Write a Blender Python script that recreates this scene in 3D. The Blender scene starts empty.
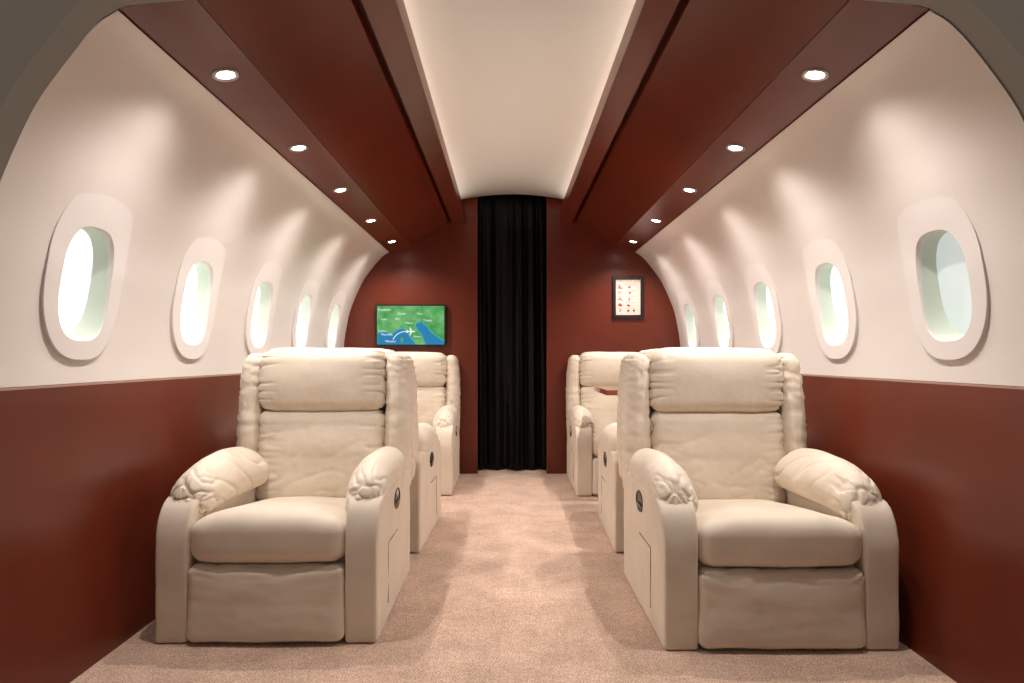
import bpy, bmesh, math, random
from mathutils import Vector, Matrix, noise
random.seed(4)
C = bpy.context.scene.collection
H = 1.03            # eye height
CX = -0.045         # camera x
YA, YE = 1.74, 5.75 # front arch plane, end wall plane

# ------------------------------------------------------------------ materials
def mat(name, col, rough=0.5, spec=0.5, coat=0.0, sheen=0.0, metal=0.0, emis=None, estr=0.0):
    m = bpy.data.materials.new(name); m.use_nodes = True
    b = m.node_tree.nodes['Principled BSDF']
    b.inputs['Base Color'].default_value = (*col, 1)
    b.inputs['Roughness'].default_value = rough
    b.inputs['Specular IOR Level'].default_value = spec
    b.inputs['Coat Weight'].default_value = coat
    b.inputs['Sheen Weight'].default_value = sheen
    b.inputs['Metallic'].default_value = metal
    if emis:
        b.inputs['Emission Color'].default_value = (*emis, 1)
        b.inputs['Emission Strength'].default_value = estr
    return m
def nodes(m):
    nt = m.node_tree
    return nt, nt.nodes, nt.links, nt.nodes['Principled BSDF']
def vary(m, c1, c2, scale, detail=4, stretch=(1, 1, 1), lo=0.35, hi=0.65):
    nt, N, L, b = nodes(m)
    tc = N.new('ShaderNodeTexCoord'); mp = N.new('ShaderNodeMapping'); mp.inputs['Scale'].default_value = stretch
    n = N.new('ShaderNodeTexNoise'); n.inputs['Scale'].default_value = scale; n.inputs['Detail'].default_value = detail
    r = N.new('ShaderNodeValToRGB')
    r.color_ramp.elements[0].position = lo; r.color_ramp.elements[0].color = (*c1, 1)
    r.color_ramp.elements[1].position = hi; r.color_ramp.elements[1].color = (*c2, 1)
    L.new(tc.outputs['Object'], mp.inputs['Vector']); L.new(mp.outputs[0], n.inputs['Vector'])
    L.new(n.outputs['Fac'], r.inputs[0]); L.new(r.outputs[0], b.inputs['Base Color'])
    return r
def bump(m, specs):
    nt, N, L, b = nodes(m)
    prev = None
    for scale, strength, dist, stretch in specs:
        tc = N.new('ShaderNodeTexCoord'); mp = N.new('ShaderNodeMapping'); mp.inputs['Scale'].default_value = stretch
        n = N.new('ShaderNodeTexNoise'); n.inputs['Scale'].default_value = scale; n.inputs['Detail'].default_value = 3
        bu = N.new('ShaderNodeBump'); bu.inputs['Strength'].default_value = strength; bu.inputs['Distance'].default_value = dist
        L.new(tc.outputs['Object'], mp.inputs['Vector']); L.new(mp.outputs[0], n.inputs['Vector'])
        L.new(n.outputs['Fac'], bu.inputs['Height'])
        if prev: L.new(prev.outputs[0], bu.inputs['Normal'])
        prev = bu
    L.new(prev.outputs[0], b.inputs['Normal'])

M = {}
M['shell'] = mat('satin_cream_wall_paint', (.70, .60, .535), .31, .65)
vary(M['shell'], (.705, .645, .605), (.735, .675, .635), 1.2, 2)
bump(M['shell'], [(3.0, .12, .02, (1, 1, 1))])
M['surround'] = mat('window_surround_plastic', (.75, .695, .67), .42, .4)
M['reveal'] = mat('window_reveal_plastic', (.62, .67, .58), .5, .3)
M['red'] = mat('satin_oxblood_paint', (.135, .022, .011), .29, .45)
vary(M['red'], (.110, .0165, .0062), (.135, .0205, .0078), 2.2, 4)
bump(M['red'], [(2.2, .10, .02, (1, 1, 1)), (60, .04, .003, (1, 1, 1))])
M['cap'] = mat('panel_top_edge', (.42, .24, .19), .5)
M['ceil'] = mat('matt_ceiling_white', (.80, .78, .755), .7, .2)
M['grey'] = mat('grey_partition_paint', (.2, .175, .15), .7, .2)
vary(M['grey'], (.56, .49, .43), (.60, .53, .465), .8, 3)
M['black_void'] = mat('dark_backing', (.012, .008, .007), .8, .1)
M['carpet'] = mat('beige_carpet', (.55, .38, .30), .95, .05, sheen=.2)
def carpet():
    nt, N, L, b = nodes(M['carpet'])
    tc = N.new('ShaderNodeTexCoord')
    a = N.new('ShaderNodeTexNoise'); a.inputs['Scale'].default_value = 190; a.inputs['Detail'].default_value = 3
    c = N.new('ShaderNodeTexNoise'); c.inputs['Scale'].default_value = 5.5; c.inputs['Detail'].default_value = 5; c.inputs['Roughness'].default_value = .62
    f = N.new('ShaderNodeTexNoise'); f.inputs['Scale'].default_value = 45; f.inputs['Detail'].default_value = 4
    for n in (a, c, f): L.new(tc.outputs['Object'], n.inputs['Vector'])
    r1 = N.new('ShaderNodeValToRGB')
    r1.color_ramp.elements[0].position = .34; r1.color_ramp.elements[0].color = (.37, .22, .16, 1)
    r1.color_ramp.elements[1].position = .66; r1.color_ramp.elements[1].color = (.88, .645, .50, 1)
    L.new(a.outputs['Fac'], r1.inputs[0])
    r2 = N.new('ShaderNodeValToRGB')
    r2.color_ramp.elements[0].position = .38; r2.color_ramp.elements[0].color = (.86, .845, .84, 1)
    r2.color_ramp.elements[1].position = .62; r2.color_ramp.elements[1].color = (1.05, 1.05, 1.05, 1)
    L.new(c.outputs['Fac'], r2.inputs[0])
    mx = N.new('ShaderNodeMix'); mx.data_type = 'RGBA'; mx.blend_type = 'MULTIPLY'; mx.inputs[0].default_value = 1
    L.new(r1.outputs[0], mx.inputs[6]); L.new(r2.outputs[0], mx.inputs[7])
    r3 = N.new('ShaderNodeValToRGB')
    r3.color_ramp.elements[0].position = .35; r3.color_ramp.elements[0].color = (.86, .85, .84, 1)
    r3.color_ramp.elements[1].position = .65; r3.color_ramp.elements[1].color = (1.05, 1.05, 1.05, 1)
    L.new(f.outputs['Fac'], r3.inputs[0])
    mx2 = N.new('ShaderNodeMix'); mx2.data_type = 'RGBA'; mx2.blend_type = 'MULTIPLY'; mx2.inputs[0].default_value = 1
    L.new(mx.outputs[2], mx2.inputs[6]); L.new(r3.outputs[0], mx2.inputs[7])
    L.new(mx2.outputs[2], b.inputs['Base Color'])
    bu = N.new('ShaderNodeBump'); bu.inputs['Strength'].default_value = .6; bu.inputs['Distance'].default_value = .006
    L.new(a.outputs['Fac'], bu.inputs['Height']); L.new(bu.outputs[0], b.inputs['Normal'])
carpet()
M['cream'] = mat('cream_microfibre', (.74, .61, .455), .62, .3, sheen=.15)
vary(M['cream'], (.66, .555, .445), (.72, .615, .50), 6, 5)
bump(M['cream'], [(5, .25, .02, (1, 1, 1)), (420, .10, .002, (1, 1, 1))])
M['cream_soft'] = mat('cream_puffy_fabric', (.74, .61, .455), .55, .35, sheen=.1)
vary(M['cream_soft'], (.69, .585, .47), (.75, .645, .53), 6, 5)
bump(M['cream_soft'], [(8, .28, .02, (1, 1, 1)), (420, .08, .002, (1, 1, 1))])
M['dark_plastic'] = mat('dark_handle_plastic', (.03, .024, .02), .35)
M['pewter'] = mat('brushed_ring', (.16, .13, .11), .35, metal=.7)
M['seam'] = mat('dark_seam_thread', (.20, .13, .085), .8)  # dark brown line of the side flap seam
M['steel'] = mat('brushed_steel', (.42, .40, .37), .3, metal=1)
M['bulb'] = mat('lit_bulb', (1, 1, 1), .3, emis=(1, .93, .82), estr=30)
M['led'] = mat('warm_led_strip', (1, 1, 1), .3, emis=(1, .91, .74), estr=19)
M['curtain'] = mat('black_velvet', (.0028, .0022, .0022), .5, .18, sheen=.0)
M['black'] = mat('black_gloss', (.012, .010, .010), .3)
M['table'] = mat('polished_mahogany', (.20, .028, .010), .12, .6, coat=.5)
vary(M['table'], (.16, .022, .008), (.26, .04, .014), 9, 5, (1, 8, 8))
def pane(s, col): return mat('backlit_acrylic', (.34, .37, .35), .4, emis=col, estr=s)
def glow(name, col, s=1.0): return mat(name, tuple(c*.03 for c in col), .4, emis=col, estr=s)

# ------------------------------------------------------------------ helpers
def link(name, me, m, parent=None, smooth=False):
    o = bpy.data.objects.new(name, me); C.objects.link(o)
    if m: me.materials.append(m)
    if smooth:
        for p in me.polygons: p.use_smooth = True
    if parent: o.parent = parent
    return o
def fromverts(name, vs, fs, m, parent=None, smooth=False):
    me = bpy.data.meshes.new(name); me.from_pydata(vs, [], fs); me.validate(); me.update()
    return link(name, me, m, parent, smooth)
def frombm(name, bm, m, parent=None, smooth=False):
    bmesh.ops.recalc_face_normals(bm, faces=bm.faces)
    me = bpy.data.meshes.new(name); bm.to_mesh(me); bm.free()
    return link(name, me, m, parent, smooth)
def struct(o): o['kind'] = 'structure'; return o
def thing(name, label, cat, loc=(0, 0, 0), rz=0, group=None):
    o = bpy.data.objects.new(name, None); C.objects.link(o); o.empty_display_size = .1
    o.location = loc; o.rotation_euler = (0, 0, rz); tag(o, label, cat, group); return o
def tag(o, label, cat, group=None):
    o['label'] = label; o['category'] = cat
    if group: o['group'] = group
    return o
def bx(bm, x0, x1, y0, y1, z0, z1, bev=0):
    r = bmesh.ops.create_cube(bm, size=1)
    for v in r['verts']:
        v.co = Vector(((x0+x1)/2+v.co.x*(x1-x0), (y0+y1)/2+v.co.y*(y1-y0), (z0+z1)/2+v.co.z*(z1-z0)))
    if bev:
        es = list({e for v in r['verts'] for e in v.link_edges})
        bmesh.ops.bevel(bm, geom=es, offset=bev, segments=2, affect='EDGES')
def box(name, x0, x1, y0, y1, z0, z1, m, parent=None, bev=0):
    bm = bmesh.new(); bx(bm, x0, x1, y0, y1, z0, z1, bev); return frombm(name, bm, m, parent)
def extrude_poly(name, pts, y0, y1, m, parent=None, bev=0):
    """closed xz polygon extruded along y"""
    bm = bmesh.new()
    a = [bm.verts.new((x, y0, z)) for x, z in pts]; f = bm.faces.new(a)
    r = bmesh.ops.extrude_face_region(bm, geom=[f])
    for v in r['geom']:
        if isinstance(v, bmesh.types.BMVert): v.co.y = y1
    if bev: bmesh.ops.bevel(bm, geom=[e for e in bm.edges if abs(e.verts[0].co.y-e.verts[1].co.y) > .5], offset=bev, segments=2, affect='EDGES')
    return frombm(name, bm, m, parent)

# ------------------------------------------------------------------ cabin section
PR = [(-.088, 1.490), (0, 1.496), (.097, 1.491), (.20, 1.479), (.29, 1.462), (.37, 1.446), (.445, 1.423), (.561, 1.375), (.678, 1.317),
      (.774, 1.249), (.852, 1.186), (.902, 1.135), (.931, 1.087)]
def prof(z):
    for i in range(len(PR)-1):
        if z <= PR[i+1][0] or i == len(PR)-2:
            p0 = PR[max(i-1, 0)]; p1 = PR[i]; p2 = PR[i+1]; p3 = PR[min(i+2, len(PR)-1)]
            d = p2[0]-p1[0]; t = (z-p1[0])/d
            m1 = (p2[1]-p0[1])/(p2[0]-p0[0]) if i else (p2[1]-p1[1])/d
            m2 = (p3[1]-p1[1])/(p3[0]-p1[0]) if i+2 < len(PR) else (p2[1]-p1[1])/d
            t2, t3 = t*t, t*t*t
            return (2*t3-3*t2+1)*p1[1]+(t3-2*t2+t)*d*m1+(-2*t3+3*t2)*p2[1]+(t3-t2)*d*m2
WYS = {-1: [2.19, 2.964, 3.746, 4.52, 5.30], 1: [2.245, 3.015, 3.79, 4.56, 5.33]}
LY = [2.19, 2.955, 3.70, 4.53, 5.35]
HW, HZ0, HZ1 = .138, .047, .452

OFF = {-1: -1, 1: -1}
def white_wall(name, s):
    WY = WYS[s]
    zs = [-.088, -.04, 0, HZ0]+[HZ0+(HZ1-HZ0)*k/8 for k in range(1, 9)]+[HZ1+(.931-HZ1)*(1-(1-k/16)**1.5) for k in range(1, 17)]
    ys = {YA, YE}
    for w in WY: ys |= {w-HW, w+HW, w}
    yl = sorted(ys); full = []
    for a, b in zip(yl, yl[1:]):
        n = max(1, int((b-a)/.1)); full += [a+(b-a)*k/n for k in range(n)]
    full.append(YE)
    vs = []; fs = []
    for y in full:
        for z in zs: vs.append((s*prof(z), y, H+z))
    nz = len(zs)
    for i in range(len(full)-1):
        ym = (full[i]+full[i+1])/2
        for j in range(nz-1):
            zm = (zs[j]+zs[j+1])/2
            if HZ0 < zm < HZ1 and any(abs(ym-w) < HW for w in WY): continue
            q = [i*nz+j, (i+1)*nz+j, (i+1)*nz+j+1, i*nz+j+1]
            fs.append(q if s > 0 else q[::-1])
    o = struct(fromverts(name, vs, fs, M['shell'], None, True))
    sm = o.modifiers.new('thickness', 'SOLIDIFY'); sm.thickness = .008; sm.offset = OFF[s]; sm.use_rim = False
    return o
white_wall('wall_left', -1); white_wall('wall_right', 1)

XF = {-1: 1.427, 1: 1.378}
for s, nm in ((-1, 'wall_left_lower'), (1, 'wall_right_lower')):
    zt = H-.094
    pts = [(s*XF[s], 0), (s*(1.474), zt), (s*1.53, zt), (s*(XF[s]+.06), 0)]
    struct(extrude_poly(nm, pts, YA, YE, M['red']))
for k, s in ((1, -1), (2, 1)):
    zt = H-.094
    struct(extrude_poly('trim_%d' % k, [(s*1.4725, zt-.002), (s*1.4725, zt+.004), (s*1.515, zt+.006), (s*1.515, zt-.002)], YA, YE, M['cap']))

# carpet
struct(box('floor', -2.6, 2.6, -.6, 6.1, -.05, 0, M['carpet']))

# ceiling centre: shallow white vault
vs = []; fs = []; n = 24
for j in range(2):
    y = (1.76, 5.5)[j]
    for th in (0, .012):
        for i in range(n+1):
            x = -.527+1.054*i/n
            vs.append((x, y, 2.338+.064*(1-(x/.527)**2)+th))
def vi(j, t, i): return j*2*(n+1)+t*(n+1)+i
for i in range(n):
    fs += [(vi(0, 0, i), vi(0, 0, i+1), vi(1, 0, i+1), vi(1, 0, i)), (vi(0, 1, i), vi(1, 1, i), vi(1, 1, i+1), vi(0, 1, i+1)),
           (vi(0, 0, i), vi(0, 1, i), vi(0, 1, i+1), vi(0, 0, i+1)), (vi(1, 0, i), vi(1, 0, i+1), vi(1, 1, i+1), vi(1, 1, i))]
struct(fromverts('ceiling', vs, fs, M['ceil'], None, True))
struct(box('ceiling_light_block', -1.62, 1.62, YA, 6.1, 2.62, 2.66, M['black_void']))  # unseen dark panel added above the vault to block outside light
# side closures from the cove up to the backing
k = 3
for s in (-1, 1):
    # beam beside the cove
    struct(extrude_poly('trim_%d' % k, [(s*.413, 2.21), (s*.528, 2.21), (s*.528, 2.30), (s*.413, 2.30)], YA, YE, M['red'], bev=.002)); k += 1
    # recess between beam and slanted panel
    struct(extrude_poly('trim_%d' % k, [(s*.528, 2.262), (s*.60, 2.262), (s*.60, 2.62), (s*.528, 2.62)], YA, YE, M['red'])); k += 1
    # slanted panel
    struct(extrude_poly('trim_%d' % k, [(s*.562, H+1.184), (s*.893, H+.970), (s*.905, H+.992), (s*.568, H+1.212), (s*.558, H+1.205)], YA, YE, M['red'])); k += 1
    # light shelf with the spots
    struct(extrude_poly('trim_%d' % k, [(s*.887, H+.968), (s*1.087, H+.929), (s*1.12, H+.95), (s*1.12, H+.975), (s*.887, H+.992)], YA, YE, M['red'])); k += 1
    led = struct(box('trim_%d' % k, min(s*.520, s*.526), max(s*.520, s*.526), YA+.1, 5.48, 2.303, 2.328, M['led'])); k += 1

# end wall with a curtained doorway
bm = bmesh.new()
bx(bm, -1.62, -.305, YE, YE+.05, 0, 2.62); bx(bm, .305, 1.62, YE, YE+.05, 0, 2.62)
struct(frombm('wall_back', bm, M['red']))
struct(box('curtain_light_block', -1.62, 1.62, 6.05, 6.1, 0, 2.62, M['black_void']))  # unseen sheet added behind the curtain so world light cannot leak in
# grey partition at the front with the arched opening
outer = [(-2.6, 0), (-2.6, 2.9), (2.6, 2.9), (2.6, 0)]
half = [(1.40, 0), (1.484, H-.09)]+[(prof(-.06+k*.04)-.001, H-.06+k*.04) for k in range(0, 25)]+[(1.087, H+.929), (1.06, H+.937), (1.00, H+.944), (.92, H+.951), (.80, H+.965), (.5, H+1.02), (.2, H+1.06)]
L_ = [(-x-(.027 if z == 0 else 0)+.016*max(0, min(1, (H+.95-z)/.12)), z) for x, z in half]; R_ = [(x-(.022 if z == 0 else 0), z) for x, z in half]
inner = L_+R_[::-1]
vs = []; 
def ring_pts(y):
    return [(x, y, z) for x, z in inner]
fs = []
# stitch: each inner point goes to a point on the outer frame by angle
def outer_pt(x, z):
    cx, cz = 0, .9
    dx, dz = x-cx, z-cz
    if z == 0: return (math.copysign(2.6, x), 0)
    t = min(2.6/abs(dx) if dx else 1e9, (2.9-cz)/dz if dz > 0 else (1e9 if dz == 0 else 1e9))
    zz = cz+dz*t
    return (cx+dx*t, max(0, zz))
m_ = len(inner)
for y in (YA-.03, YA):
    g = 1.035 if y < YA else 1
    vs += [(x*g, y, z if z < .1 else H+(z-H)*g) for x, z in inner]; vs += [(outer_pt(x, z)[0], y, outer_pt(x, z)[1]) for x, z in inner]
for i in range(m_-1):
    fs.append((i, i+1, m_+i+1, m_+i)); b = 2*m_
    fs.append((b+i, b+m_+i, b+m_+i+1, b+i+1)); fs.append((i, b+i, b+i+1, i+1)); fs.append((m_+i, m_+i+1, b+m_+i+1, b+m_+i))
struct(fromverts('wall_front', vs, fs, M['grey']))

# ------------------------------------------------------------------ windows
def sup(t, a, b, n):
    c, s_ = math.cos(t), math.sin(t)
    return (a*math.copysign(abs(c)**(2/n), c), b*math.copysign(abs(s_)**(2/n), s_))
PS = {-1: [.95, 2.2, 1.7, 2.4, 2.4], 1: [.50, 1.25, 1.5, 1.9, 1.6]}
def window(idx, s, y, strength):
    root = bpy.data.objects.new('window_%d' % idx, None); C.objects.link(root); root['kind'] = 'structure'
    Cn = Vector((s*1.430, y, H+.265)); root.location = Cn
    up = Vector((-s*.164, 0, .9865)); nn = Vector((-s*.9865, 0, -.164)); ry = Vector((0, 1, 0))
    def P(a, b, d): return tuple(ry*a+up*b+nn*d)
    def W(a, b, d):                       # a point standing off the curved wall by d
        z = .265+b*.985; f = (b+.28)/.600
        off = .022-.015*f+d
        return (s*(prof(z)-off)-Cn.x, a, H+z-Cn.z)
    def wloop(a, b, d, n=2.9, off=0): return [W(sup(t, a, b, n)[0], sup(t, a, b, n)[1]+off, d) for t in T]
    K = 72
    T = [2*math.pi*k/K for k in range(K)]
    def loop(a, b, d, n=2.9, off=0): return [P(sup(t, a, b, n)[0], sup(t, a, b, n)[1]+off, d) for t in T]
    def strip(loops):
        vs = [p for l in loops for p in l]; fs = []
        for q in range(len(loops)-1):
            for i in range(K):
                j = (i+1) % K; fs.append((q*K+i, q*K+j, (q+1)*K+j, (q+1)*K+i))
        return vs, fs
    vs, fs = strip([wloop(.200, .300, -.03, 2.55, .020), wloop(.200, .300, -.002, 2.55, .020), wloop(.1985, .2985, .0, 2.55, .020), wloop(.180, .272, .0005, 2.6, .012), wloop(.155, .228, .0005, 2.75, -.008),
                    wloop(.1295, .1925, .0005, 2.9, -.022), wloop(.127, .190, -.003, 2.9, -.022), wloop(.127, .190, -.02, 2.9, -.022)])
    me = fromverts('window_surround', vs, fs, M['surround'], root, True)
    me.data.set_sharp_from_angle(angle=math.radians(40))
    vs, fs = strip([wloop(.1272, .1902, -.004, 2.9, -.022), loop(.1265, .189, -.05, 2.9, -.022), loop(.122, .182, -.092, 2.8, -.022)])
    fromverts('window_reveal', vs, fs, M['reveal'], root, True)
    vs = loop(.124, .184, -.0915, 2.8, -.022)+loop(.124, .184, -.097, 2.8, -.022)
    fs = [tuple(range(K)), tuple(range(2*K-1, K-1, -1))]+[(i, (i+1) % K, K+(i+1) % K, K+i) for i in range(K)]
    col = (.93, 1.0, .97) if s < 0 else (.88, .98, .97)
    fromverts('window_pane', vs, fs, pane(strength, col), root)
for k in range(5):
    window(k+1, -1, WYS[-1][k], PS[-1][k]); window(k+6, 1, WYS[1][k], PS[1][k])

# ------------------------------------------------------------------ downlights
ordn = ['nearest', 'second nearest', 'middle', 'second farthest', 'farthest']
SPW = 45
def lathe(prof_, K=32):
    vs = []; fs = []
    for r, z in prof_:
        for i in range(K):
            a = 2*math.pi*i/K; vs.append((r*math.cos(a), r*math.sin(a), z))
    for q in range(len(prof_)-1):
        for i in range(K):
            j = (i+1) % K; fs.append((q*K+i, q*K+j, (q+1)*K+j, (q+1)*K+i))
    return vs, fs
tmpl = None
for s in (-1, 1):
    for k, y in enumerate(LY):
        x = s*.990; zc = H+.968-(.990-.887)/.2*.039
        lab = 'round recessed spotlight on the %s ceiling shelf, %s' % ('left' if s < 0 else 'right', {'nearest': 'nearest the camera', 'farthest': 'nearest the back wall', 'middle': 'middle of the row', 'second nearest': 'second from the camera', 'second farthest': 'second from the back wall'}[ordn[k]])
        t = thing('recessed_spotlight', lab, 'ceiling light', (x, y, zc), 0, 'recessed spotlights along the light shelves')
        t.rotation_euler = (0, s*math.atan(.039/.2), 0)
        if tmpl is None:
            v, f = lathe([(.044, .004), (.044, -.003), (.040, -.0055), (.034, -.005), (.031, .0), (.030, .010)])
            a = fromverts('trim_ring', v, f, M['steel'], t, True)
            v, f = lathe([(.0305, .002), (.026, -.002), (.018, -.0045), (.009, -.006), (.001, -.0065)])
            b = fromverts('bulb', v, f, M['bulb'], t, True)
            tmpl = (a, b)
        else:
            for o in tmpl:
                c = o.copy(); C.objects.link(c); c.parent = t
        ld = bpy.data.lights.new('spot_lamp', 'SPOT'); ld.energy = SPW*(1.0); ld.color = (1, .94, .885)
        ld.spot_size = math.radians(146); ld.spot_blend = 1.0; ld.shadow_soft_size = .018
        lo = bpy.data.objects.new('spot_lamp', ld); C.objects.link(lo)
        lo.location = (x, y, zc-.03); lo.rotation_euler = (0, s*math.radians(2.5), 0)

# ------------------------------------------------------------------ recliner
def rcube(hx, hy, hz, r, cuts=24):
    bm = bmesh.new(); bmesh.ops.create_cube(bm, size=2)
    bmesh.ops.subdivide_edges(bm, edges=bm.edges[:], cuts=cuts, use_grid_fill=True)
    hs = (hx, hy, hz)
    for v in bm.verts:
        u = v.co.copy(); p = [u[i]*hs[i] for i in range(3)]; q = []
        for i in range(3):
            # denser samples near the rounded rims
            w = math.sin(u[i]*math.pi/2)*.55+u[i]*.45
            p[i] = w*hs[i]
            rr = min(r, hs[i]*.98); q.append(max(-(hs[i]-rr), min(hs[i]-rr, p[i])))
        d = Vector([p[i]-q[i] for i in range(3)])
        if d.length > 1e-9:
            d = d.normalized()
            v.co = Vector([q[i]+d[i]*min(r, hs[i]*.98) for i in range(3)])
        else: v.co = Vector(p)
    return bm
def cushion(name, parent, m, h, c, r, deform=None, wr=None, puff=(0, 0, 0), cuts=24):
    bm = rcube(*h, r, cuts)
    for v in bm.verts:
        u = [v.co[i]/h[i] for i in range(3)]
        g = [1-min(1, abs(u[i]))**2 for i in range(3)]
        v.co = Vector((v.co.x+puff[0]*u[0]*g[1]*g[2], v.co.y+puff[1]*u[1]*g[0]*g[2], v.co.z+puff[2]*u[2]*g[0]*g[1]))
        if deform: v.co = Vector(deform(v.co.x, v.co.y, v.co.z, u))
        v['co'] if False else None
    for v in bm.verts: v.co += Vector(c)
    bm.normal_update()
    if wr:
        ds = []
        for v in bm.verts:
            u = [(v.co[i]-c[i])/h[i] for i in range(3)]
            ds.append(v.normal*wr(v.co, u))
        for v, d in zip(bm.verts, ds): v.co += d
    return frombm(name, bm, m, parent, True)
def crease(p, w=.07): return -math.exp(-(noise.noise(p)/w)**2)
def ridged(p): return (1-abs(noise.noise(p))*2.2)
def ns(p, f=(1, 1, 1), o=0.): return noise.noise(Vector((p.x*f[0]+o, p.y*f[1]+o*1.7, p.z*f[2]-o)))

def make_recliner(seed=0.):
    t = thing('recliner', '', 'recliner')
    S = .075
    def lean(y, z): return y+(z-.40)*S
    # hidden carcass between the arms
    box('base_frame', -.28, .28, .06, .70, .03, .30, M['cream'], t, .01)
    for s in (-1, 1):
        def dfa(x, y, z, u, s=s):
            zz = z+.265
            k = max(0, min(1, (zz-.345)/(.515-.345)))
            back = .105*(1-math.sqrt(max(0, 1-k*k)))
            w = max(0, min(1, (.40-y)/.8))
            y2 = y+back*w
            # rear top eases down
            kr = max(0, (y-.22)/.18)
            z2 = z-.035*kr*kr*max(0, min(1, (zz-.3)/.2))
            # slightly wider rolled top at front
            return (x*(1+.06*k*(w)), y2, z2)
        def wra(co, u): return .0022*ns(co, (9, 9, 9), 3+seed)+.0012*ns(co, (4, 30, 22), seed)
        arm = cushion('armrest', t, M['cream'], (.0595, .40, .2575), (s*.3405, .40, .2585), .014, dfa, wra, cuts=22)
        xo = s*.4005
        # recessed release handle on the outer side
        def oval(a, b, x, K=36): return [(x, .415+a*math.cos(2*math.pi*i/K), .435+b*math.sin(2*math.pi*i/K)) for i in range(K)]
        def ringmesh(loops, cap, m, nm, par):
            K = 36; vs = [p for l in loops for p in l]; fs = []
            for q in range(len(loops)-1):
                for i in range(K):
                    j = (i+1) % K; fs.append((q*K+i, q*K+j, (q+1)*K+j, (q+1)*K+i))
            if cap: fs.append(tuple(range((len(loops)-1)*K, len(loops)*K)))
            bm = bmesh.new(); me = bpy.data.meshes.new('x'); me.from_pydata(vs, [], fs); bm.from_mesh(me)
            return frombm(nm, bm, m, par, False)
        hd = ringmesh([oval(.066, .045, xo-s*.004), oval(.064, .043, xo+s*.004), oval(.058, .037, xo+s*.0045), oval(.055, .034, xo+s*.001)], True, M['dark_plastic'], 'release_handle', arm)
        hd['label'] = 'dark oval recessed release handle'
        bm = bmesh.new(); bx(bm, min(xo+s*.001, xo+s*.007), max(xo+s*.001, xo+s*.007), .385, .445, .418, .428, .002)
        frombm('lever', bm, M['pewter'], hd)
        # stitched flap outline on the side
        bm = bmesh.new()
        x0, x1 = sorted((xo-s*.003, xo+s*.0012))
        bx(bm, x0, x1, .215, .425, .300, .3032); bx(bm, x0, x1, .213, .2162, .07, .3032)
        frombm('side_seam', bm, M['seam'], arm)
        # puffy arm pad
        def dfp(x, y, z, u, s=s):
            f = max(0, -u[1]); f2 = max(0, min(1, (1-u[1])/2))  # 1 at front
            x2 = x*(1.0-.10*f2**2)
            # widen to the inside towards the back
            if x*s < 0: x2 *= 1+.45*(1-f2)
            # lift arch: highest at 2/3 back, drooping at the nose
            z2 = z*(1-.12*f**3)+.014*(1-f2)-.060*f**2.3-.012*max(0, u[1])**2
            if x*s < 0: z2 -= .030*abs(u[0])*(1-.5*f)
            return (x2+s*.004*f, y, z2)
        def wrp(co, u, s=s):
            nose = max(0, min(1, (-u[1]-.45)/.5)); low = max(0, min(1, .6-u[2]*.6))
            a = .0045*ns(co, (9, 7, 9), 5+seed+s)
            a += .010*nose*crease(Vector((co.x*17+s*2, co.y*11+co.x*6, co.z*20+seed)), .12)
            a += .007*nose*low*crease(Vector((co.x*34+s, co.y*14, co.z*16)), .13)
            side = max(0, -u[0]*s)          # inner flank creases
            a += .004*(.2+side)*crease(Vector((co.x*6, co.y*5+seed, co.z*11+co.y*5+s*3)), .08)
            return a
        cushion('arm_pad', t, M['cream_soft'], (.083, .300, .083), (s*.325, .365, .535), .074, dfp, wrp, (0, 0, .012), cuts=68)
    # seat
    def dfs(x, y, z, u):
        z2 = z+-.080*max(0, (u[1]+.75)/1.75)
        if u[2] > 0: z2 -= .024*max(0, abs(u[0])-.55)/.45*u[2]
        return (x, y-(.010*(1-u[0]**2) if u[1] < 0 else 0), z2)
    def wrs(co, u): return .005*ns(co, (5, 6, 5), 7+seed)+.0018*ns(co, (22, 14, 14), seed)+.004*max(0, abs(u[0])-.75)*(ridged(Vector((co.x*10, co.y*40, co.z*20)))-.5)
    cushion('seat_cushion', t, M['cream'], (.287, .350, .088), (0, .340, .374), .060, dfs, wrs, (0, .004, .014), cuts=28)
    # footrest
    def dff(x, y, z, u):
        return (x, y-.012*max(0, -u[2])-.004, z)
    def wrf(co, u):
        up_ = max(0, (u[2]-.45)/.5)
        return .004*ns(co, (6, 4, 9), 11+seed)+.006*up_*crease(Vector((co.x*6+seed, co.y*9, co.z*24-co.x*9*(1 if co.x > 0 else -1))), .11)+.002*ns(co, (24, 9, 30), 1)
    cushion('footrest', t, M['cream'], (.283, .048, .1365), (0, .040, .1465), .030, dff, wrf, (0, .013, 0), cuts=28)
    # back shell
    def dsh(x, y, z, u): return (x*(1-.10*max(0, u[2])**4), y+(z+.68-.4)*S, z)
    cushion('back_shell', t, M['cream'], (.365, .040, .395), (0, .825, .640), .045, dsh, lambda co, u: .003*ns(co, (5, 5, 5), 2), cuts=16)
    # lower back cushion
    def dlb(x, y, z, u): return (x, y+(z+.575-.4)*S-.030*max(0, -u[2])*(1 if u[1] < 0 else 0), z)
    def wlb(co, u):
        e = max(0, abs(u[0])-.5)/.5; low = max(0, -u[2])
        return .009*ns(co, (5, 4, 7), 21+seed)+.008*e*crease(Vector((co.x*5, co.y*8, co.z*26+seed)), .12)+.0055*low*crease(Vector((co.x*7+co.z*5, co.y*4, co.z*9-co.x*5+3+seed)), .09)+.0018*crease(Vector((co.x*3+co.z*4, 1, co.z*6-co.x*5+seed)), .10)
    cushion('back_cushion', t, M['cream_soft'], (.297, .085, .215), (0, .735, .572), .055, dlb, wlb, (0, .028, 0), cuts=68)
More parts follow.
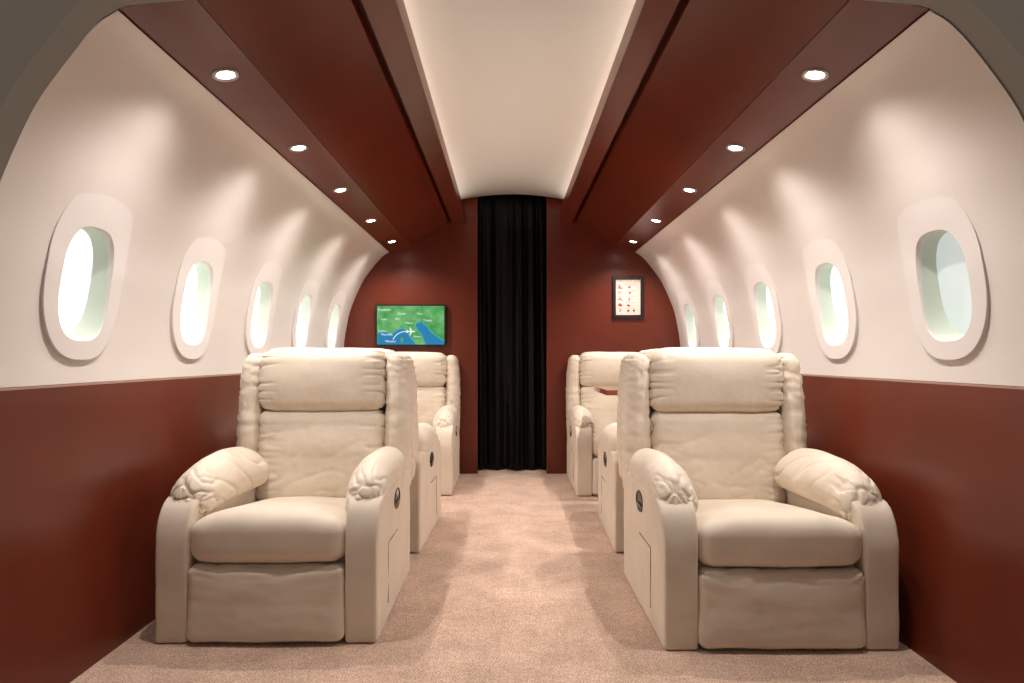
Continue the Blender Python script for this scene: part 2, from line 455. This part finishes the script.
    # head cushion
    def dhd(x, y, z, u):
        z2 = z*(1-.06*abs(u[0])**3)
        return (x*(1-.02*max(0, u[2])), y+(z+.925-.4)*S, z2)
    def whd(co, u):
        e = max(0, abs(u[0])-.62)/.38
        return .006*ns(co, (5, 4, 7), 31+seed)+.010*e*crease(Vector((co.x*6, co.y*6, co.z*30+seed)), .13)+.003*max(0, -u[2])*crease(Vector((co.x*26, 2, co.z*7)), .1)
    cushion('head_cushion', t, M['cream_soft'], (.300, .100, .150), (0, .740, .922), .062, dhd, whd, (0, .030, .004), cuts=68)
    # wings
    for s in (-1, 1):
        def dw(x, y, z, u, s=s):
            up_ = max(0, u[2])
            return (x*(1-.12*up_**3)-s*.018*up_**3, y+(z+.72-.4)*S+.012*up_**2, z)
        def ww(co, u, s=s):
            e = .55+.45*min(1, abs(u[0]))
            pinch = math.exp(-((co.z-.785)/.028)**2)
            edge = max(0, abs(u[0])-.35)/.65
            g_ = .35+.65*max(0, min(1, (co.z-.62)/.3))
            return .0075*edge*g_*crease(Vector((co.x*5+s, co.y*4, co.z*30+seed+s)), .14)+.0030*e*crease(Vector((co.x*4+s, co.y*3.5, co.z*19+seed+s)), .11)+.0032*crease(Vector((co.x*8-s, co.y*5, co.z*36+seed+co.x*8)), .10)+.0030*ns(co, (7, 6, 7), 41+s)-.004*pinch
        cushion('back_wing', t, M['cream_soft'], (.053, .103, .335), (s*.346, .765, .712), .046, dw, ww, (.008, .010, 0), cuts=68)
    return t
def copy_tree(o, parent=None):
    c = o.copy(); C.objects.link(c)
    if parent: c.parent = parent
    for ch in list(o.children): copy_tree(ch, c)
    return c
proto = make_recliner(0.); proto2 = make_recliner(4.3)
GR = 'cream recliners along the cabin aisle'
spots = [(-.910, 2.335, 0, 'cream padded recliner at front left, facing the camera, fully in view', proto),
         (.9185, 2.28, 0, 'cream padded recliner at front right, facing the camera, fully in view', proto2),
         (-.884, 4.225, math.pi-.036, 'cream recliner on the left turned away, back to back with the front left recliner', None),
         (.942, 4.205, math.pi-.030, 'cream recliner on the right turned away, back to back with the front right recliner', None),
         (-.868, 4.83, 0, 'cream recliner by the back wall on the left, below the map screen', None),
         (.868, 4.81, 0, 'cream recliner by the back wall on the right, behind the red table', None)]
for i, (x, y, rz, lab, pr) in enumerate(spots):
    o = pr if pr else copy_tree(proto if i % 2 else proto2)
    o.location = (x, y, 0); o.rotation_euler = (0, 0, rz); o['label'] = lab; o['group'] = GR
    if i == 1: o.scale = (1.035, 1, 1)
    if i in (2, 3):
        for ch in o.children:
            if ch.name.startswith(('back_wing', 'back_shell')): ch.scale = (.94, 1, 1)

# ------------------------------------------------------------------ table between the facing seats
t = thing('cabin_table', 'glossy dark red table between the facing recliners on the right', 'table', (1.02, 4.5, 0))
box('tabletop', -.415, .40, -.225, .38, .778, .812, M['table'], t, .003)
v, f = lathe([(.001, .012), (.15, .012), (.16, .006), (.16, 0)]); fromverts('foot_plate', v, f, M['steel'], t, True)
v, f = lathe([(.03, .012), (.03, .78)]); fromverts('pedestal', v, f, M['steel'], t, True)

# ------------------------------------------------------------------ curtain
nx, nz = 220, 60
vs = []; fs = []
for j in range(nz+1):
    z = .012+(2.50-.012)*j/nz; tt = j/nz
    for i in range(nx+1):
        u = i/nx; x = -.36+.72*u
        a = .30+.70*min(1, (1-tt)*2.2+.25)
        w = 2.4*math.sin(2*math.pi*1.3*u+.6)*.3
        y = .026*a*math.sin(2*math.pi*(5.2*u+.22*math.sin(6*u+tt*1.2))+w)+.008*a*math.sin(2*math.pi*(10.5*u+.4*math.sin(9*u))+tt*2+1)
        y += .006*noise.noise(Vector((u*9, z*2.3, 0)))
        # middle panel gathers forward a little
        y -= .035*math.exp(-((u-.55-.05*(1-tt))/.11)**2)*(1-tt)
        y += .006*noise.noise(Vector((u*16, z*9, 4)))*math.exp(-((u-.55)/.12)**2)*(1-tt)
        vs.append((x, 5.93+y, z))
for j in range(nz):
    for i in range(nx):
        q = j*(nx+1)+i; fs.append((q, q+1, q+nx+2, q+nx+1))
cu = fromverts('curtain', vs, fs, M['curtain'], None, True)
sm = cu.modifiers.new('thickness', 'SOLIDIFY'); sm.thickness = .003
tag(cu, 'floor length black curtain hanging in the doorway of the back wall', 'curtain')

# ------------------------------------------------------------------ map screen
def X(px, d=YE): return CX+(px-507)*d/652
def Z(py, d=YE): return H-(py-357)*d/652
tv_x0, tv_x1, tv_z0, tv_z1 = X(376.6), X(446.3), Z(346.2), Z(304.8)
TW, TH = tv_x1-tv_x0, tv_z1-tv_z0
tv = thing('television', 'flat screen on the back wall showing a green and blue flight map', 'television', (0, 0, 0))
tv.location = ((tv_x0+tv_x1)/2, YE, tv_z0)
box('bezel', -TW/2, TW/2, -.045, -.002, 0, TH, M['black'], tv, .003)
g_land = glow('map_land', (.10, .42, .13), .8)
vary(g_land, (.04, .36, .07), (.20, .55, .20), 14, 8)
for l in list(g_land.node_tree.links):
    if l.to_node.type == 'TEX_NOISE': l.from_node.inputs['Scale'].default_value = (1, 1, 1)
nt, N, L, b = nodes(g_land)
for l in list(nt.links):
    if l.to_socket == b.inputs['Base Color']:
        L.new(l.from_socket, b.inputs['Emission Color']); L.remove(l)
sx0, sx1, sz0, sz1 = -TW/2+.014, TW/2-.014, .014, TH-.014
scr = box('screen', sx0, sx1, -.0468, -.044, sz0, sz1, g_land, tv)
# picture coordinates: 0..850 across, 0..480 down (crop of the map)
def mp(u, v, d=0): return (sx0+(sx1-sx0)*u/850, -.0468-d, sz1-(sz1-sz0)*v/480)
def flat(name, polys, m, d, par):
    vs = []; fs = []
    for p in polys:
        b0 = len(vs); vs += [mp(u, v, d) for u, v in p]; fs.append(tuple(range(b0, b0+len(p))))
    bm = bmesh.new(); me = bpy.data.meshes.new('x'); me.from_pydata(vs, [], fs); bm.from_mesh(me)
    return frombm(name, bm, m, par)
west = [(0, 480), (14, 345), (45, 325), (85, 318), (120, 330), (165, 345), (200, 335), (240, 310), (280, 285), (318, 278), (350, 290), (375, 320), (400, 355), (430, 400), (465, 440), (490, 480)]
adri = [(490, 225), (520, 205), (550, 195), (580, 200), (590, 235), (630, 245), (660, 300), (700, 340), (760, 380), (810, 415), (850, 440), (850, 480), (620, 480), (600, 450), (580, 400), (560, 350), (520, 310), (495, 265)]
sea = glow('map_sea', (.0, .20, .42), .95)
for p_ in (west, adri): flat('map_sea', [p_], sea, .0006, scr)
shore = glow('map_shallows', (.05, .50, .55), .8)
def ribbon(pts, w):
    out = []
    for a, b_ in zip(pts, pts[1:]):
        dx, dy = b_[0]-a[0], b_[1]-a[1]; l = math.hypot(dx, dy); nx_, ny_ = -dy/l*w, dx/l*w
        out.append([(a[0]+nx_, a[1]+ny_), (b_[0]+nx_, b_[1]+ny_), (b_[0]-nx_, b_[1]-ny_), (a[0]-nx_, a[1]-ny_)])
    return out
def band(pts, w):      # one continuous ribbon
    up_, dn = [], []
    for k_, p in enumerate(pts):
        a = pts[max(0, k_-1)]; b_ = pts[min(len(pts)-1, k_+1)]; dx, dy = b_[0]-a[0], b_[1]-a[1]; l = math.hypot(dx, dy)
        up_.append((p[0]-dy/l*w, p[1]+dx/l*w)); dn.append((p[0]+dy/l*w, p[1]-dx/l*w))
    return up_+dn[::-1]
for pts in (west[1:], adri[:11], adri[12:]): flat('map_shoreline', [band(pts, 5)], shore, .0008, scr)
flat('map_island', [[(300, 400), (320, 390), (330, 410), (326, 450), (312, 470), (298, 450)]], g_land, .001, scr)
whiteg = glow('map_white', (.85, .95, .95), 1.0)
arc = [(200, 420), (215, 395), (245, 360), (285, 335), (325, 322), (370, 317)]
flat('flight_path', [band(arc, 4)], whiteg, .0012, scr)
flat('plane_symbol', [[(372, 311), (470, 309), (482, 317), (470, 325), (372, 323)], [(410, 268), (422, 268), (446, 315), (422, 366), (410, 366), (424, 317)], [(374, 298), (382, 298), (392, 317), (382, 336), (374, 336)]], whiteg, .0014, scr)
def textmesh(name, txt, size, loc, m, par, rot=(math.pi/2, 0, 0)):
    cu_ = bpy.data.curves.new('txt', 'FONT'); cu_.body = txt; cu_.size = size; cu_.align_x = 'CENTER'; cu_.align_y = 'CENTER'
    tmp = bpy.data.objects.new('tmp', cu_); C.objects.link(tmp)
    dg = bpy.context.evaluated_depsgraph_get(); me = bpy.data.meshes.new_from_object(tmp.evaluated_get(dg))
    bpy.data.objects.remove(tmp)
    o = link(name, me, m, par); o.location = loc; o.rotation_euler = rot; return o
for txt, u, v, s_ in (('Frankfurt', 92, 48, .030), ('Zürich', 312, 98, .028), ('Lyon', 90, 165, .026), ('Bern', 262, 160, .022), ('Milano', 402, 212, .024), ('Trieste', 640, 180, .027),
                      ('Toulon', 60, 312, .024), ('Marseille', 125, 355, .028), ('Monaco', 170, 440, .028), ('Firenze', 512, 380, .022), ('Wien', 540, 98, .022)):
    textmesh('map_lettering', txt, s_, mp(u, v, .0016), whiteg, scr)

# ------------------------------------------------------------------ framed notice
nx0, nx1, nz0, nz1 = X(612.3), X(643.3), Z(318.3), Z(276.3)
W_, H_ = nx1-nx0, nz1-nz0
po = thing('framed_notice', 'small black framed notice with red pictograms on the back wall', 'picture', ((nx0+nx1)/2, YE, nz0))
bm = bmesh.new(); fw = .028
for a in ((-W_/2, -W_/2+fw, 0, H_), (W_/2-fw, W_/2, 0, H_), (-W_/2+fw, W_/2-fw, 0, fw), (-W_/2+fw, W_/2-fw, H_-fw, H_)): bx(bm, a[0], a[1], -.025, -.002, a[2], a[3], .002)
frombm('frame', bm, M['black'], po)
paper = mat('notice_paper', (.78, .56, .50), .5)
sh = box('notice_sheet', -W_/2+fw*.8, W_/2-fw*.8, -.010, -.004, fw*.8, H_-fw*.8, paper, po)
ink = mat('notice_red_ink', (.42, .07, .06), .6); ink2 = mat('notice_grey_ink', (.36, .22, .20), .6)
def pp(u, v, d=.0105): # u 0..300, v 0..435
    return (-W_/2+fw+(W_-2*fw)*u/300, -d, H_-fw-(H_-2*fw)*v/435)
def fl2(name, polys, m):
    vs = []; fs = []
    for p in polys:
        b0 = len(vs); vs += [pp(u, v) for u, v in p]; fs.append(tuple(range(b0, b0+len(p))))
    bm = bmesh.new(); me = bpy.data.meshes.new('x'); me.from_pydata(vs, [], fs); bm.from_mesh(me)
    return frombm(name, bm, m, sh)
def disc(u, v, r, k=10): return [(u+r*math.cos(2*math.pi*i/k), v+r*math.sin(2*math.pi*i/k)) for i in range(k)]
def rc(u0, u1, v0, v1): return [(u0, v0), (u1, v0), (u1, v1), (u0, v1)]
icons = [disc(45, 70, 8), [(35, 80), (52, 78), (62, 100), (85, 105), (85, 115), (30, 115)], disc(50, 215, 8), [(25, 240), (60, 225), (90, 262), (80, 265), (55, 245), (25, 255)],
         disc(52, 312, 22, 12), disc(70, 318, 12), [(45, 360), (60, 355), (66, 372), (54, 398), (44, 396), (52, 372)], disc(165, 95, 16), disc(172, 165, 14), [(155, 225), (170, 225), (178, 245), (160, 268), (150, 262), (162, 244)],
         disc(150, 318, 15), disc(165, 322, 12), disc(150, 380, 14), [(140, 392), (165, 370), (170, 376), (150, 405)], disc(222, 378, 14), [(212, 372), (238, 372), (225, 402)]]
icons += [rc(35, 44, 140, 185), rc(58, 67, 140, 185)]
for p_ in icons: fl2('notice_pictogram', [p_], ink)
lines = [rc(30, 100, 22, 27), rc(115, 200, 22, 27), rc(215, 268, 22, 27)]
for v in (64, 140, 212, 280, 350):
    u = 112
    for w in (38, 24, 46, 30):
        if u+w > 272: break
        lines.append(rc(u, u+w, v, v+5)); u += w+8
for p_ in lines: fl2('notice_text', [p_], ink2)

# ------------------------------------------------------------------ camera, world, colour
cd = bpy.data.cameras.new('camera'); cam = bpy.data.objects.new('camera', cd); C.objects.link(cam)
cam.location = (CX, 0, H); cam.rotation_euler = (math.pi/2, 0, 0)
cd.sensor_width = 36; cd.lens = 652/1024*36; cd.shift_x = 5/1024; cd.shift_y = 15.5/1024; cd.clip_start = .05
bpy.context.scene.camera = cam
w = bpy.data.worlds.new('hall'); bpy.context.scene.world = w; w.use_nodes = True
w.node_tree.nodes['Background'].inputs[0].default_value = (1, .93, .84, 1)
w.node_tree.nodes['Background'].inputs[1].default_value = .17
vs_ = bpy.context.scene.view_settings
vs_.view_transform = 'Standard'; vs_.look = 'None'; vs_.gamma = 1; vs_.use_curve_mapping = False; vs_.exposure = 0
